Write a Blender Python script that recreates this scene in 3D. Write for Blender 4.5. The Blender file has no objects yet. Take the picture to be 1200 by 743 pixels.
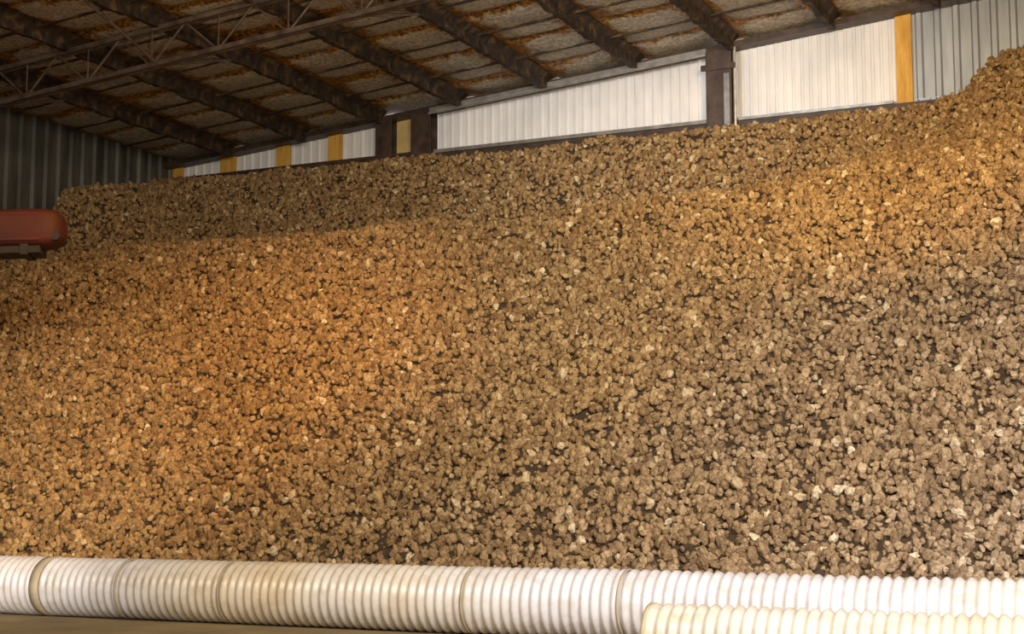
import bpy, bmesh, math, random
from mathutils import Vector, noise
random.seed(4)
S=bpy.context.scene
S.view_settings.view_transform='Standard'
COL=S.collection

# ---------------------------------------------------------------- materials
def mat(name):
    m=bpy.data.materials.new(name); m.use_nodes=True
    nt=m.node_tree; return m,nt,nt.nodes['Principled BSDF']
def N(nt,t,**k):
    n=nt.nodes.new(t)
    for a,b in k.items(): setattr(n,a,b)
    return n
def ramp(nt,src,stops,interp='LINEAR'):
    r=N(nt,'ShaderNodeValToRGB'); r.color_ramp.interpolation=interp
    el=r.color_ramp.elements
    while len(el)<len(stops): el.new(0.5)
    for e,(p,c) in zip(el,stops):
        e.position=p; e.color=(c[0],c[1],c[2],1)
    nt.links.new(src,r.inputs[0]); return r.outputs[0]
def nz(nt,scale,detail=4,rough=.55,sc=None,coord='Position'):
    g=N(nt,'ShaderNodeNewGeometry'); src=g.outputs['Position']
    if sc:
        mp=N(nt,'ShaderNodeMapping'); mp.inputs['Scale'].default_value=sc
        nt.links.new(src,mp.inputs[0]); src=mp.outputs[0]
    n=N(nt,'ShaderNodeTexNoise'); n.inputs['Scale'].default_value=scale
    n.inputs['Detail'].default_value=detail; n.inputs['Roughness'].default_value=rough
    nt.links.new(src,n.inputs['Vector']); return n.outputs['Fac']
def bump(nt,b,src,strength=.4,dist=.02):
    n=N(nt,'ShaderNodeBump'); n.inputs['Strength'].default_value=strength
    n.inputs['Distance'].default_value=dist
    nt.links.new(src,n.inputs['Height']); nt.links.new(n.outputs[0],b.inputs['Normal'])
def noisy(name,stops,scale=3,rough=.7,metal=0,sc=None,bs=.3,bd=.01,detail=5):
    m,nt,b=mat(name); f=nz(nt,scale,detail,sc=sc)
    nt.links.new(ramp(nt,f,stops),b.inputs['Base Color'])
    b.inputs['Roughness'].default_value=rough; b.inputs['Metallic'].default_value=metal
    bump(nt,b,f,bs,bd); return m
def mixc(nt,fac,a,b_,mode='MIX'):
    n=N(nt,'ShaderNodeMix',data_type='RGBA',blend_type=mode)
    if isinstance(fac,(int,float)): n.inputs[0].default_value=fac
    else: nt.links.new(fac,n.inputs[0])
    for s,v in ((6,a),(7,b_)):
        if isinstance(v,tuple): n.inputs[s].default_value=(*v,1)
        else: nt.links.new(v,n.inputs[s])
    return n.outputs[2]
def math_(nt,op,a,b_=None,c=None):
    n=N(nt,'ShaderNodeMath',operation=op)
    for i,v in enumerate((a,b_,c)):
        if v is None: continue
        if isinstance(v,(int,float)): n.inputs[i].default_value=v
        else: nt.links.new(v,n.inputs[i])
    return n.outputs[0]

M_white=noisy('white_liner',[(0.3,(.68,.70,.74)),(0.7,(.88,.89,.92))],2.5,.5,sc=(1,1,.3),bs=.15)
M_galv=noisy('galvanised_siding',[(0.3,(.26,.29,.33)),(0.7,(.46,.50,.55))],3,.42,.5,sc=(1,1,.2))
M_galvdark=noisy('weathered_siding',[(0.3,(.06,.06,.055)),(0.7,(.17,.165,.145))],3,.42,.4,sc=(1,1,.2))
M_wood=noisy('stained_wood',[(0.3,(.50,.27,.04)),(0.7,(.78,.46,.10))],4,.7,sc=(6,6,.6))
M_board=noisy('pale_board',[(0.3,(.46,.34,.13)),(0.7,(.62,.48,.22))],4,.7)
M_steel=noisy('brown_steel',[(0.3,(.035,.022,.018)),(0.7,(.10,.065,.05))],5,.5,.2)
M_truss=noisy('truss_steel',[(0.3,(.06,.042,.032)),(0.7,(.18,.13,.10))],5,.45,.3)
M_alu=noisy('bright_steel',[(0.3,(.35,.35,.33)),(0.7,(.65,.65,.62))],5,.3,.7)
M_red=noisy('red_paint',[(0.3,(.040,.006,.0035)),(0.7,(.09,.012,.006))],2.5,.7)
M_rubber=noisy('black_rubber',[(0.3,(.012,.012,.012)),(0.7,(.035,.032,.03))],8,.8)
M_floor=noisy('dusty_concrete',[(0.3,(.20,.15,.08)),(0.7,(.36,.28,.15))],1.3,.9,bs=.4)
M_soil=noisy('loose_soil',[(0.3,(.035,.022,.011)),(0.7,(.07,.045,.023))],9,.95,bs=1,bd=.05)

# roof: foil-faced panels with sprayed foam along every purlin and seam ('edge' attribute)
m,nt,b=mat('foam_and_foil'); M_roof=m
f1=nz(nt,2.2,6,.65); f2=nz(nt,16,4,.6); f3=nz(nt,.5,3,.6)
ea=N(nt,'ShaderNodeAttribute',attribute_name='edge')
foil=ramp(nt,f2,[(0.35,(.26,.21,.15)),(0.65,(.66,.58,.44))])
foam=ramp(nt,f2,[(0.35,(.05,.022,.005)),(0.5,(.28,.125,.02)),(0.65,(.60,.30,.05))])
k=math_(nt,'ADD',math_(nt,'MULTIPLY_ADD',f1,1.5,-.75),ea.outputs['Fac'])
k=math_(nt,'ADD',k,math_(nt,'MULTIPLY_ADD',f3,1.2,-.6))
fac=ramp(nt,k,[(0.34,(1,1,1)),(0.52,(0,0,0))])
nt.links.new(mixc(nt,fac,foam,foil),b.inputs['Base Color'])
b.inputs['Roughness'].default_value=.5; bump(nt,b,f2,.8,.05)
M_foam=noisy('foam_coated_purlin',[(0.35,(.014,.009,.006)),(0.55,(.05,.030,.016)),(0.72,(.17,.10,.035))],6,.75,bs=1,bd=.05)

# potatoes: gold/grey tint paints amber and white light into the skin, plus per-tuber variation
m,nt,b=mat('dusty_potato_skin'); M_pot=m
a=N(nt,'ShaderNodeAttribute',attribute_name='pv',attribute_type='INSTANCER')
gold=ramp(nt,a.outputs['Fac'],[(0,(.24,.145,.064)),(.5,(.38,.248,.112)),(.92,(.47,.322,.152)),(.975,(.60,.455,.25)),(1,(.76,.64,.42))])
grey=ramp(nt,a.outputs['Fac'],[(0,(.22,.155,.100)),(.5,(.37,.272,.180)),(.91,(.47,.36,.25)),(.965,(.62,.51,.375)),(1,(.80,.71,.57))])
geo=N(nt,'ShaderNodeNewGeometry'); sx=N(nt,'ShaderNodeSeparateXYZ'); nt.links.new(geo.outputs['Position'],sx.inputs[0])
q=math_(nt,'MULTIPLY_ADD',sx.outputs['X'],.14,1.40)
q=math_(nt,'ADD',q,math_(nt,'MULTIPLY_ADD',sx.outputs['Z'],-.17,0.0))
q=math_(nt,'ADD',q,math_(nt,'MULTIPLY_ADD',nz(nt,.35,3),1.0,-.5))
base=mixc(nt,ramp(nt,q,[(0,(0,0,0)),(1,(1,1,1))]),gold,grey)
f=nz(nt,26,4,.6)
dirt=ramp(nt,f,[(.35,(.50,.47,.44)),(.6,(1,1,1))])
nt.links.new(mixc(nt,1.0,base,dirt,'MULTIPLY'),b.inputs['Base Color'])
b.inputs['Roughness'].default_value=.72; b.inputs['Specular IOR Level'].default_value=.35; bump(nt,b,f,.4,.01)

# duct
def ductmat(name,stops):
    m,nt,b=mat(name)
    f=nz(nt,.30,3,.5,sc=(1,.2,.2)); g=nz(nt,6,5,.6,sc=(.5,1,1))
    c=ramp(nt,f,stops); d=ramp(nt,g,[(.3,(.80,.75,.67)),(.55,(1,1,1))])
    nt.links.new(mixc(nt,1.0,c,d,'MULTIPLY'),b.inputs['Base Color'])
    b.inputs['Roughness'].default_value=.3
    return m
M_duct=ductmat('ribbed_plastic',[(.33,(.68,.54,.32)),(.42,(.74,.71,.66)),(.54,(.72,.74,.84))])
M_duct2=ductmat('ribbed_plastic_dusty',[(.35,(.66,.58,.44)),(.6,(.70,.68,.66))])
M_band=noisy('coupler_band',[(0.3,(.38,.33,.24)),(0.7,(.55,.49,.39))],5,.5)

# ---------------------------------------------------------------- mesh helpers
def obj(name,bm,mats,smooth=False,parent=None,loc=(0,0,0)):
    me=bpy.data.meshes.new(name); bm.normal_update(); bm.to_mesh(me); bm.free()
    for x in (mats if isinstance(mats,list) else [mats]): me.materials.append(x)
    if smooth:
        for p in me.polygons: p.use_smooth=True
    o=bpy.data.objects.new(name,me); COL.objects.link(o); o.location=loc
    if parent: o.parent=parent
    return o
def empty(name,loc=(0,0,0)):
    e=bpy.data.objects.new(name,None); COL.objects.link(e); e.location=loc; return e
def box(bm,x0,x1,y0,y1,z0,z1,mi=0,slope=0.0):
    vs=[bm.verts.new((x,y,z+slope*(x-x0))) for z in (z0,z1) for y in (y0,y1) for x in (x0,x1)]
    for f in ((0,2,3,1),(4,5,7,6),(0,1,5,4),(2,6,7,3),(0,4,6,2),(1,3,7,5)):
        fc=bm.faces.new([vs[i] for i in f]); fc.material_index=mi
def bar(bm,p,q,w,h,mi=0):
    p=Vector(p);q=Vector(q);d=(q-p).normalized()
    up=Vector((0,0,1)) if abs(d.z)<.95 else Vector((0,1,0))
    s=d.cross(up).normalized()*w/2; u=s.cross(d).normalized()*h/2
    vs=[bm.verts.new(c+a*s+b_*u) for c in (p,q) for a,b_ in ((-1,-1),(1,-1),(1,1),(-1,1))]
    for f in ((3,2,1,0),(4,5,6,7),(0,1,5,4),(1,2,6,5),(2,3,7,6),(3,0,4,7)):
        fc=bm.faces.new([vs[i] for i in f]); fc.material_index=mi
def rod(bm,p,q,r,seg=8,mi=0,r2=None):
    p=Vector(p);q=Vector(q);d=(q-p).normalized()
    up=Vector((0,0,1)) if abs(d.z)<.95 else Vector((0,1,0))
    s=d.cross(up).normalized(); u=s.cross(d)
    rings=[]
    for c,rr in ((p,r),(q,r if r2 is None else r2)):
        rings.append([bm.verts.new(c+rr*(math.cos(t)*s+math.sin(t)*u)) for t in [2*math.pi*i/seg for i in range(seg)]])
    for i in range(seg):
        fc=bm.faces.new((rings[0][i],rings[0][(i+1)%seg],rings[1][(i+1)%seg],rings[1][i])); fc.material_index=mi
    for r_ in (rings[0][::-1],rings[1]):
        fc=bm.faces.new(r_); fc.material_index=mi

XL,YB=-19.7,25.0
XR=12.0; YF=-6.0
EAVE=8.11; PITCH=.081; RIDGE=2.0
def roofz(x):
    return EAVE+PITCH*((x-XL) if x<RIDGE else (2*RIDGE-x-XL))

def corrugated(name,p0,p1,z0,ztop,pitch,depth,material,nrm):
    bm=bmesh.new(); p0=Vector(p0);p1=Vector(p1);L=(p1-p0).length; d=(p1-p0)/L; n=Vector(nrm[:2])
    prof=[]; s=0
    while s<L:
        for a,h in ((0,0),(.50,0),(.60,1),(.85,1),(.95,0)):
            if s+a*pitch<L: prof.append((s+a*pitch,h*depth))
        s+=pitch
    prof.append((L,0)); prev=None
    for s,h in prof:
        c=p0+d*s+n*h
        v0=bm.verts.new((c.x,c.y,z0)); v1=bm.verts.new((c.x,c.y,ztop(c.x)))
        if prev: bm.faces.new((prev[0],v0,v1,prev[1]))
        prev=(v0,v1)
    return obj(name,bm,material)

# ---------------------------------------------------------------- shell
bm=bmesh.new(); box(bm,XL-.3,XR+.3,YF,YB+.3,-.2,0); obj('floor',bm,M_floor)

wb=empty('wall_back',(0,0,0))
GZ=7.80
def part(o): o.parent=wb
part(corrugated('lower_siding',(XL,YB),(XR,YB),0,lambda x:GZ,.3,.03,M_galv,(0,-1,0)))
part(corrugated('liner_1',(XL+.05,YB-.02),(-14.61,YB-.02),GZ,lambda x:roofz(x)+.12,.20,.018,M_white,(0,-1,0)))
part(corrugated('liner_2',(-13.42,YB-.02),(-7.97,YB-.02),GZ,lambda x:roofz(x)+.12,.17,.018,M_white,(0,-1,0)))
part(corrugated('liner_3',(-7.52,YB-.02),(-4.76,YB-.02),GZ,lambda x:roofz(x)+.12,.15,.018,M_white,(0,-1,0)))
part(corrugated('upper_siding',(-4.6,YB-.02),(XR,YB-.02),GZ,lambda x:roofz(x)+.12,.30,.04,M_galv,(0,-1,0)))
def studs(name,lst,z0,material,y0,y1):
    bm=bmesh.new()
    for a,c in lst: box(bm,a,c,y0,y1,z0,roofz(a)-.03)
    o=obj(name,bm,material); part(o); return o
studs('timber_studs',[(-19.62,-19.37),(-18.42,-18.05),(-17.06,-16.74),(-15.84,-15.53),(-4.76,-4.50)],7.4,M_wood,YB-.10,YB-.045)
studs('board_panel',[(-14.28,-13.85)],7.4,M_board,YB-.10,YB-.045)

bm=bmesh.new(); box(bm,XL+.02,-13.4,YB-.22,YB-.03,7.62,7.80); box(bm,-13.4,-7.6,YB-.2,YB-.03,7.55,7.72); box(bm,-7.6,-4.0,YB-.2,YB-.03,7.55,7.72)
obj('trim_1',bm,M_steel)
bm=bmesh.new(); box(bm,-13.4,-8.0,YB-.24,YB-.03,7.725,7.79); box(bm,-7.5,-4.8,YB-.22,YB-.03,7.725,7.775)
obj('trim_2',bm,M_alu)
bm=bmesh.new()
box(bm,XL+.02,RIDGE,YB-.35,YB-.03,EAVE-.10,EAVE-.005,0,PITCH)
obj('trim_3',bm,M_steel)
bm=bmesh.new(); x0=-13.4; box(bm,x0,-7.95,YB-.42,YB-.36,roofz(x0)-.14,roofz(x0)-.06,0,PITCH)
rod(bm,(x0,YB-.45,roofz(x0)-.18),(-7.95,YB-.45,roofz(-7.95)-.18),.022,10)
obj('trim_4',bm,M_alu)

def column(x0,x1,y,name='steel_column',extra=False):
    bm=bmesh.new(); xm=(x0+x1)/2; zt=roofz(x0)-.02
    box(bm,x0,x1,y-.02,y,0,zt); box(bm,x0,x1,y-.30,y-.28,0,zt); box(bm,xm-.012,xm+.012,y-.28,y-.02,0,zt)
    mats=[M_steel]
    if extra:
        mats.append(M_alu); box(bm,x1-.13,x1-.03,y-.33,y-.30,5,zt-.5,1); rod(bm,(x1+.05,y-.27,5),(x1+.05,y-.27,zt),.03,8,1)
        box(bm,x0-.08,x1+.08,y-.335,y-.305,zt-.42,zt-.32,0)
    return obj(name,bm,mats)
column(-14.62,-14.26,YB-.04); column(-13.84,-13.42,YB-.04); column(-7.98,-7.52,YB-.04,extra=True)

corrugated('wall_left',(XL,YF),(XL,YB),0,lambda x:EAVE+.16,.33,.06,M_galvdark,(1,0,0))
corrugated('wall_right',(XR,YB),(XR,YF),0,lambda x:roofz(x)+.16,.33,.05,M_galv,(-1,0,0))

# ceiling
PUR=[-18.0+1.75*i for i in range(17)]
bm=bmesh.new(); el=bm.verts.layers.float.new('edge')
xs=[];x=XL
while x<XR+.01: xs.append(x); x+=.125
ys=[YF+.125*i for i in range(int((YB-YF)/.125)+1)]; ys[-1]=YB
grid=[]
for y in ys:
    row=[]
    for x in xs:
        s=abs(((x+18.0)/1.75)%1-.5)*2   # 1 at purlin
        t=abs((y/1.5)%1-.5)*2
        sag=.10*(1-s**3)*(1-t**6)+.03*noise.noise((x*2,y*2,0))
        v=bm.verts.new((x,y,roofz(x)+.14-sag)); v[el]=max(s**2.2,t**5*.9); row.append(v)
    grid.append(row)
for j in range(len(ys)-1):
    for i in range(len(xs)-1): bm.faces.new((grid[j][i],grid[j+1][i],grid[j+1][i+1],grid[j][i+1]))
obj('ceiling',bm,M_roof,True)

bm=bmesh.new()
for px in PUR:
    if px>XR-.3: continue
    n=int((YB-YF-.3)/.10); prev=None
    for k in range(n+1):
        y=YF+k*.10; z=roofz(px)+.06
        w=.035+.02*noise.noise((px,y*2.1,3)); h=.22+.035*noise.noise((px*3,y*2.7,7))+.03*noise.noise((px,y*8,1))
        pts=[(-w-.10,.03),(-w,-.06),(-w,-h+.02),(-w-.05,-h),(w,-h-.01),(w,-.06),(w+.10,.03)]
        cur=[bm.verts.new((px+a+.015*noise.noise((y*6,a*9,px)),y,z+b_)) for a,b_ in pts]
        if prev:
            for i in range(6): bm.faces.new((prev[i],prev[i+1],cur[i+1],cur[i]))
        prev=cur
obj('roof_purlins',bm,M_foam,False)
bm=bmesh.new()
y=YF+.75
while y<YB-.5:
    bar(bm,(XL+.1,y,roofz(XL+.1)+.03),(RIDGE,y,roofz(RIDGE)+.03),.05,.03); y+=1.5
obj('ceiling_straps',bm,M_foam)

def truss(y):
    e=empty('roof_truss',(0,y,0)); bm=bmesh.new()
    a,c=XL+.1,RIDGE; D=.72
    for off in (-.05,.05):
        bar(bm,(a,off,roofz(a)-D),(c,off,roofz(c)-D),.05,.07)
        bar(bm,(a,off,roofz(a)-.16),(c,off,roofz(c)-.16),.05,.07)
    obj('chords',bm,M_truss,parent=e)
    bm=bmesh.new(); x=a; st=.62; up=True
    while x+st<c:
        z0=roofz(x)-(D if up else .16); z1=roofz(x+st)-(.16 if up else D)
        rod(bm,(x,0,z0),(x+st,0,z1),.018,8)
        if up: rod(bm,(x,0,roofz(x)-D),(x,0,roofz(x)-.16),.013,6)
        x+=st; up=not up
    obj('webs',bm,M_truss,parent=e)
for y in (18,11,4): truss(y)
bm=bmesh.new()
for x in (-18,-14.5,-11,-7.5):
    rod(bm,(x,18,roofz(x)-.72),(x,19.9,roofz(x)-.14),.025,8); rod(bm,(x,18,roofz(x)-.72),(x,16.1,roofz(x)-.14),.025,8)
obj('truss_bracing',bm,M_truss)

# ---------------------------------------------------------------- potato pile
def interp(x,t):
    if x<=t[0][0]: return t[0][1]
    for (a,b_),(c,d) in zip(t,t[1:]):
        if x<=c:
            k=(x-a)/(c-a); k=k*k*(3-2*k); return b_+(d-b_)*k
    return t[-1][1]
def smin(a,b_,k):
    h=max(k-abs(a-b_),0)/k; return min(a,b_)-h*h*k*.25
def smax(a,b_,k): return -smin(-a,-b_,k)
ZC=[(-19.7,5.48),(-15.8,5.48),(-12,5.38),(-9.4,5.40),(-6.5,5.50),(-4.6,5.68),(-2.5,5.90),(3,6.3),(12,6.5)]
G=[(-19.7,-.85),(-12,-.85),(-9,-.70),(-6.5,-.15),(-4.5,.26),(-2,.38),(12,.38)]
ZW=[(-19.7,7.66),(-14,7.58),(-12,7.52),(-4.2,7.54),(-3.7,7.66),(-3.0,8.20),(-2.0,8.6),(12,8.8)]
BS=[(-9,1.25),(-5,.80),(12,.75)]
PB=YB-.38
def H(X,Y):
    y0=13.42+.12*noise.noise((X*.4,0,0))
    face=.84*(Y-y0)
    zc=interp(X,ZC)+.12*noise.noise((X*.6,3,3))
    yc=y0+zc/.84
    top=zc+interp(X,G)*(Y-yc)
    fr=smin(face,top,.16+.08*min(4,max(0,X+8)))
    zw=interp(X,ZW)+.05*noise.noise((X*1.1,9,2))
    dy=PB-Y
    back=zw-.02-(.15*dy if dy<.5 else .075+interp(X,BS)*(dy-.5))-1.5*max(0,dy-4.5)
    z=smax(fr,back,.15+.1*min(4,max(0,X+8)))
    left=min(7.64-.25*(PB-Y),6.95-1.3*(21.7-Y))-.75*max(0,X+19.0)
    z=smax(z,left,.2)
    z+=.12*noise.noise((X*.55,Y*.55,1))*min(1,max(0,z))*min(1,max(0.2,dy))+.07*noise.noise((X*2.2,Y*2.2,5))
    return max(z,-.02)
bm=bmesh.new(); st=.13
nx=int((XR-.1-(XL+.10))/st); ny=int((PB-13.4)/st)
g=[[bm.verts.new((XL+.10+i*st,PB-(ny-j)*st,H(XL+.10+i*st,PB-(ny-j)*st)-.03)) for i in range(nx+1)] for j in range(ny+1)]
for j in range(ny):
    for i in range(nx): bm.faces.new((g[j][i],g[j][i+1],g[j+1][i+1],g[j+1][i]))
pile=obj('potato_pile',bm,M_soil,True)

ng=bpy.data.node_groups.new('potato_scatter','GeometryNodeTree')
ng.interface.new_socket('Geometry',in_out='INPUT',socket_type='NodeSocketGeometry')
ng.interface.new_socket('Geometry',in_out='OUTPUT',socket_type='NodeSocketGeometry')
nn=ng.nodes; L=ng.links
gi=nn.new('NodeGroupInput'); go=nn.new('NodeGroupOutput')
dp=nn.new('GeometryNodeDistributePointsOnFaces'); dp.distribute_method='POISSON'
dp.inputs['Distance Min'].default_value=.054; dp.inputs['Density Max'].default_value=780
L.new(gi.outputs[0],dp.inputs['Mesh'])
def rnd(a,b_,seed,t='FLOAT'):
    r=nn.new('FunctionNodeRandomValue'); r.data_type=t
    if t=='FLOAT': r.inputs[2].default_value=a; r.inputs[3].default_value=b_; o=r.outputs[1]
    elif t=='FLOAT_VECTOR': r.inputs[0].default_value=a; r.inputs[1].default_value=b_; o=r.outputs[0]
    else: r.inputs[4].default_value=a; r.inputs[5].default_value=b_; o=r.outputs[2]
    r.inputs['Seed'].default_value=seed; return o
sp=nn.new('GeometryNodeSetPosition'); L.new(dp.outputs['Points'],sp.inputs['Geometry'])
vm=nn.new('ShaderNodeVectorMath'); vm.operation='SCALE'
L.new(dp.outputs['Normal'],vm.inputs[0]); L.new(rnd(-.035,.06,1),vm.inputs['Scale']); L.new(vm.outputs[0],sp.inputs['Offset'])
join=nn.new('GeometryNodeGeometryToInstance')
for k,sc in enumerate([(1.25,.92,.85),(1.05,1,.9),(1.5,.85,.8),(1.15,1.0,.72),(1.35,1.1,1.0),(1.35,.78,.85),(1.0,1.15,.8),(1.5,.95,.85),(.9,.85,.8)]):
    ico=nn.new('GeometryNodeMeshIcoSphere'); ico.inputs['Radius'].default_value=1; ico.inputs['Subdivisions'].default_value=4
    pos=nn.new('GeometryNodeInputPosition'); add=nn.new('ShaderNodeVectorMath'); add.operation='ADD'; add.inputs[1].default_value=(k*7.3,k*3.1,k)
    L.new(pos.outputs[0],add.inputs[0])
    no=nn.new('ShaderNodeTexNoise'); no.inputs['Scale'].default_value=1.1; no.inputs['Detail'].default_value=2
    L.new(add.outputs[0],no.inputs['Vector'])
    mt=nn.new('ShaderNodeMath'); mt.operation='MULTIPLY_ADD'; mt.inputs[1].default_value=1.4; mt.inputs[2].default_value=-.7
    L.new(no.outputs[0],mt.inputs[0])
    v2=nn.new('ShaderNodeVectorMath'); v2.operation='SCALE'; L.new(pos.outputs[0],v2.inputs[0]); L.new(mt.outputs[0],v2.inputs['Scale'])
    s2=nn.new('GeometryNodeSetPosition'); L.new(ico.outputs['Mesh'],s2.inputs['Geometry']); L.new(v2.outputs[0],s2.inputs['Offset'])
    tr=nn.new('GeometryNodeTransform'); tr.inputs['Scale'].default_value=sc; L.new(s2.outputs[0],tr.inputs[0])
    sm=nn.new('GeometryNodeSetShadeSmooth'); L.new(tr.outputs[0],sm.inputs[0])
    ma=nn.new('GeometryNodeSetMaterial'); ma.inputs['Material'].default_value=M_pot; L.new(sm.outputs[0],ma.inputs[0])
    L.new(ma.outputs[0],join.inputs[0])
ip=nn.new('GeometryNodeInstanceOnPoints'); L.new(sp.outputs[0],ip.inputs['Points']); L.new(join.outputs[0],ip.inputs['Instance'])
ip.inputs['Pick Instance'].default_value=True
L.new(rnd(0,8,2,'INT'),ip.inputs['Instance Index'])
L.new(rnd((0,0,0),(6.28,6.28,6.28),3,'FLOAT_VECTOR'),ip.inputs['Rotation'])
L.new(rnd(.025,.056,4),ip.inputs['Scale'])
sa=nn.new('GeometryNodeStoreNamedAttribute'); sa.data_type='FLOAT'; sa.domain='INSTANCE'; sa.inputs['Name'].default_value='pv'
L.new(ip.outputs[0],sa.inputs[0]); L.new(rnd(0,1,5),sa.inputs['Value'])
jg=nn.new('GeometryNodeJoinGeometry'); L.new(gi.outputs[0],jg.inputs[0]); L.new(sa.outputs[0],jg.inputs[0])
L.new(jg.outputs[0],go.inputs[0])
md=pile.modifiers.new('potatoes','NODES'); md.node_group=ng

# ---------------------------------------------------------------- ducts
def duct(x0,x1,y,R,pitch,material,joints,wob,seed):
    e=empty('ventilation_duct',(0,y,0))
    bm=bmesh.new(); seg=40; n=int((x1-x0)/pitch*6); prev=None; first=None
    pr=[0,.55,1,1,.55,0]
    for k in range(n+1):
        x=x0+k*pitch/6; r=R-.028+.028*pr[k%6]
        cz=R+.003+wob*.3*noise.noise((x*.5,seed,0)); cy=wob*noise.noise((x*.25,seed,4))
        r*=1+.012*noise.noise((x*1.3,seed,8))
        ring=[bm.verts.new((x,cy+r*math.cos(t),max(.002,cz+r*math.sin(t)))) for t in [2*math.pi*i/seg for i in range(seg)]]
        if prev:
            for i in range(seg): bm.faces.new((prev[i],ring[i],ring[(i+1)%seg],prev[(i+1)%seg]))
        else: first=ring
        prev=ring
    inner=[bm.verts.new((x0,v.co.y*.93,R+(v.co.z-R)*.93)) for v in first]
    deep=[bm.verts.new((x0+1.5,v.co.y*.93,R+(v.co.z-R)*.93)) for v in first]
    for i in range(seg):
        j=(i+1)%seg
        bm.faces.new((first[j],inner[j],inner[i],first[i])); bm.faces.new((inner[j],deep[j],deep[i],inner[i]))
    obj('ribbed_pipe',bm,material,True,parent=e)
    bm=bmesh.new()
    for jx,w in joints:
        ra=[]
        for dx,dr in ((0,-.01),(0,.004),(w,.004),(w,-.01)):
            x=jx+dx; cz=R+.003+wob*.3*noise.noise((x*.5,seed,0)); cy=wob*noise.noise((x*.25,seed,4))
            ra.append([bm.verts.new((x,cy+(R+dr)*math.cos(t),max(.001,cz+(R+dr)*math.sin(t)))) for t in [2*math.pi*i/48 for i in range(48)]])
        for a_,c_ in zip(ra,ra[1:]):
            for i in range(48): bm.faces.new((a_[i],c_[i],c_[(i+1)%48],a_[(i+1)%48]))
    obj('couplers',bm,M_band,True,parent=e)
    return e
duct(-13.6,10,12.98,.315,.098,M_duct,[(-11.75,.12),(-10.6,.02),(-9.3,.015),(-6.55,.02),(-5.0,.02),(-1.35,.06)],.06,1)
duct(-3.98,9,10.8,.25,.092,M_duct2,[(-3.98,.03)],.03,2)

# ---------------------------------------------------------------- piler conveyor
pc=empty('conveyor_piler',(0,0,0))
tip=Vector((-14.05,15.6,4.85)); tail=Vector((-18.2,12.9,4.62))
d=(tail-tip).normalized(); side=d.cross(Vector((0,0,1))).normalized(); up=side.cross(d)
bm=bmesh.new(); prof=[]
for i in range(20):
    t=2*math.pi*i/20; cx,cz=math.cos(t),math.sin(t)
    prof.append((math.copysign(abs(cx)**.45,cx)*.32,math.copysign(abs(cz)**.45,cz)*.26))
rings=[]
for s,k in ((0,.45),(.03,.68),(.08,.84),(.15,.94),(.24,.985),(.35,1),(1.2,1),(1.21,1.04),(1.27,1.04),(1.28,1),(5.0,1)):
    c=tip+d*s
    rings.append([bm.verts.new(c+side*a*min(1.04,k+.05)+up*(b_*k)) for a,b_ in prof])
for a_,c_ in zip(rings,rings[1:]):
    for i in range(len(prof)): bm.faces.new((a_[i],a_[(i+1)%len(prof)],c_[(i+1)%len(prof)],c_[i]))
bm.faces.new(rings[0]); bm.faces.new(rings[-1][::-1])
bmesh.ops.recalc_face_normals(bm,faces=bm.faces)
obj('boom_shell',bm,M_red,True,parent=pc)
bm=bmesh.new()
rod(bm,tip+d*.10-side*.30-up*.12,tip+d*.10+side*.30-up*.12,.07,16)
bar(bm,tip+d*.3-up*.30,tip+d*5-up*.30,.55,.09)
for k in range(5): bar(bm,tip+d*(.5+k)-up*.30-side*.3,tip+d*(.5+k)-up*.30+side*.3,.1,.14)
obj('belt_and_roller',bm,M_rubber,parent=pc)
bm=bmesh.new()
for zz in (.17,-.17): bar(bm,tip+d*.3-side*.315+up*zz,tip+d*5-side*.315+up*zz,.03,.03)
obj('boom_rails',bm,M_red,parent=pc)
bm=bmesh.new()
base=Vector((-18.0,11.6,.7))
for sx in (-.35,.35):
    bar(bm,tail+side*sx-up*.25,base+side*sx,.12,.16)
    bar(bm,base+side*sx+Vector((0,-1.2,0)),base+side*sx+Vector((0,1.2,0)),.12,.16)
    bar(bm,tip+d*3-up*.3+side*sx,base+side*sx+Vector((0,.9,0)),.1,.1)
bar(bm,base+side*-.7,base+side*.7,.14,.14)
obj('mast_frame',bm,M_red,parent=pc)
bm=bmesh.new()
for yy in (-.9,.7):
    for xx in (-.75,.75):
        c=base+Vector((xx,yy,-.35)); rod(bm,c-Vector((.12,0,0)),c+Vector((.12,0,0)),.348,28)
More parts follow.
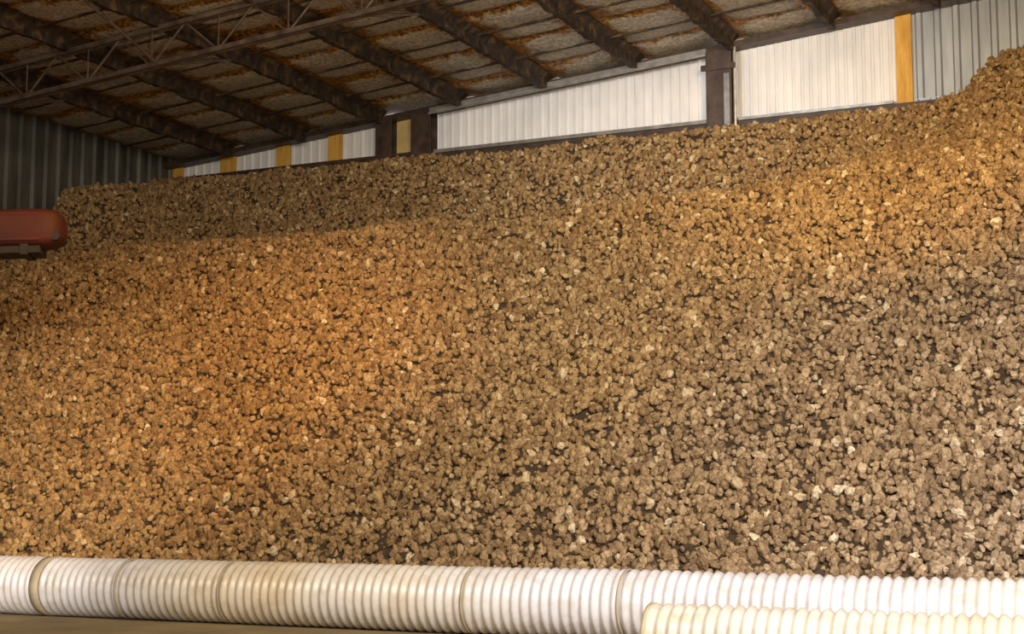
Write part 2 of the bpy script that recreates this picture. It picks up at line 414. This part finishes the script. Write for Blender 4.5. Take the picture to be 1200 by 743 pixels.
obj('wheels',bm,M_rubber,parent=pc)

# ---------------------------------------------------------------- lights
def look(o,t):
    o.rotation_euler=(Vector(t)-o.location).to_track_quat('-Z','Y').to_euler()
def area(name,loc,tgt,size,power,col):
    l=bpy.data.lights.new(name,'AREA'); l.energy=power; l.color=col; l.shape='RECTANGLE'; l.size=size[0]; l.size_y=size[1]
    o=bpy.data.objects.new(name,l); COL.objects.link(o); o.location=loc; look(o,tgt); return o
def spot(name,loc,tgt,angle,power,col,blend=1,r=.3):
    l=bpy.data.lights.new(name,'SPOT'); l.energy=power; l.color=col; l.spot_size=math.radians(angle); l.spot_blend=blend; l.shadow_soft_size=r
    o=bpy.data.objects.new(name,l); COL.objects.link(o); o.location=loc; look(o,tgt); return o
area('overhead_lamp',(0,3,7.8),(-8,18,2.5),(12,2.5),2000,(1,.82,.58))
spot('work_lamp_right',(3,4,6.4),(-2.3,15.6,1.8),64,4900,(.97,.93,.94))
spot('work_lamp_left',(-6,1.5,3.2),(-14.4,15.2,1.3),24,5600,(1,.86,.66))
spot('sodium_lamp',(-8.8,12.8,8.1),(-12.9,16.8,2.7),80,1800,(1,.41,.02))
spot('sodium_lamp',(-1,13,7.4),(-4.6,21.0,6.4),62,2000,(1,.52,.03))
spot('wall_lamp',(-7.5,15,7.6),(-8.5,25,8.8),68,1300,(.86,.92,1))
spot('roof_fill',(-5,7,3.2),(-8.5,19,8.9),75,2500,(1,.80,.55))  # added fill spot that brightens the ceiling, not a fixture of the building
w=bpy.data.worlds.new('world'); S.world=w; w.use_nodes=True
w.node_tree.nodes['Background'].inputs[0].default_value=(.95,.95,1,1); w.node_tree.nodes['Background'].inputs[1].default_value=.65

# ---------------------------------------------------------------- camera
cd=bpy.data.cameras.new('camera'); cam=bpy.data.objects.new('camera',cd); COL.objects.link(cam)
cam.location=(0,0,1.3); cam.rotation_euler=(math.radians(90+6.7),0,math.radians(25.4)); cd.sensor_width=36; cd.lens=36*1777/1200
cd.clip_end=200; S.camera=cam
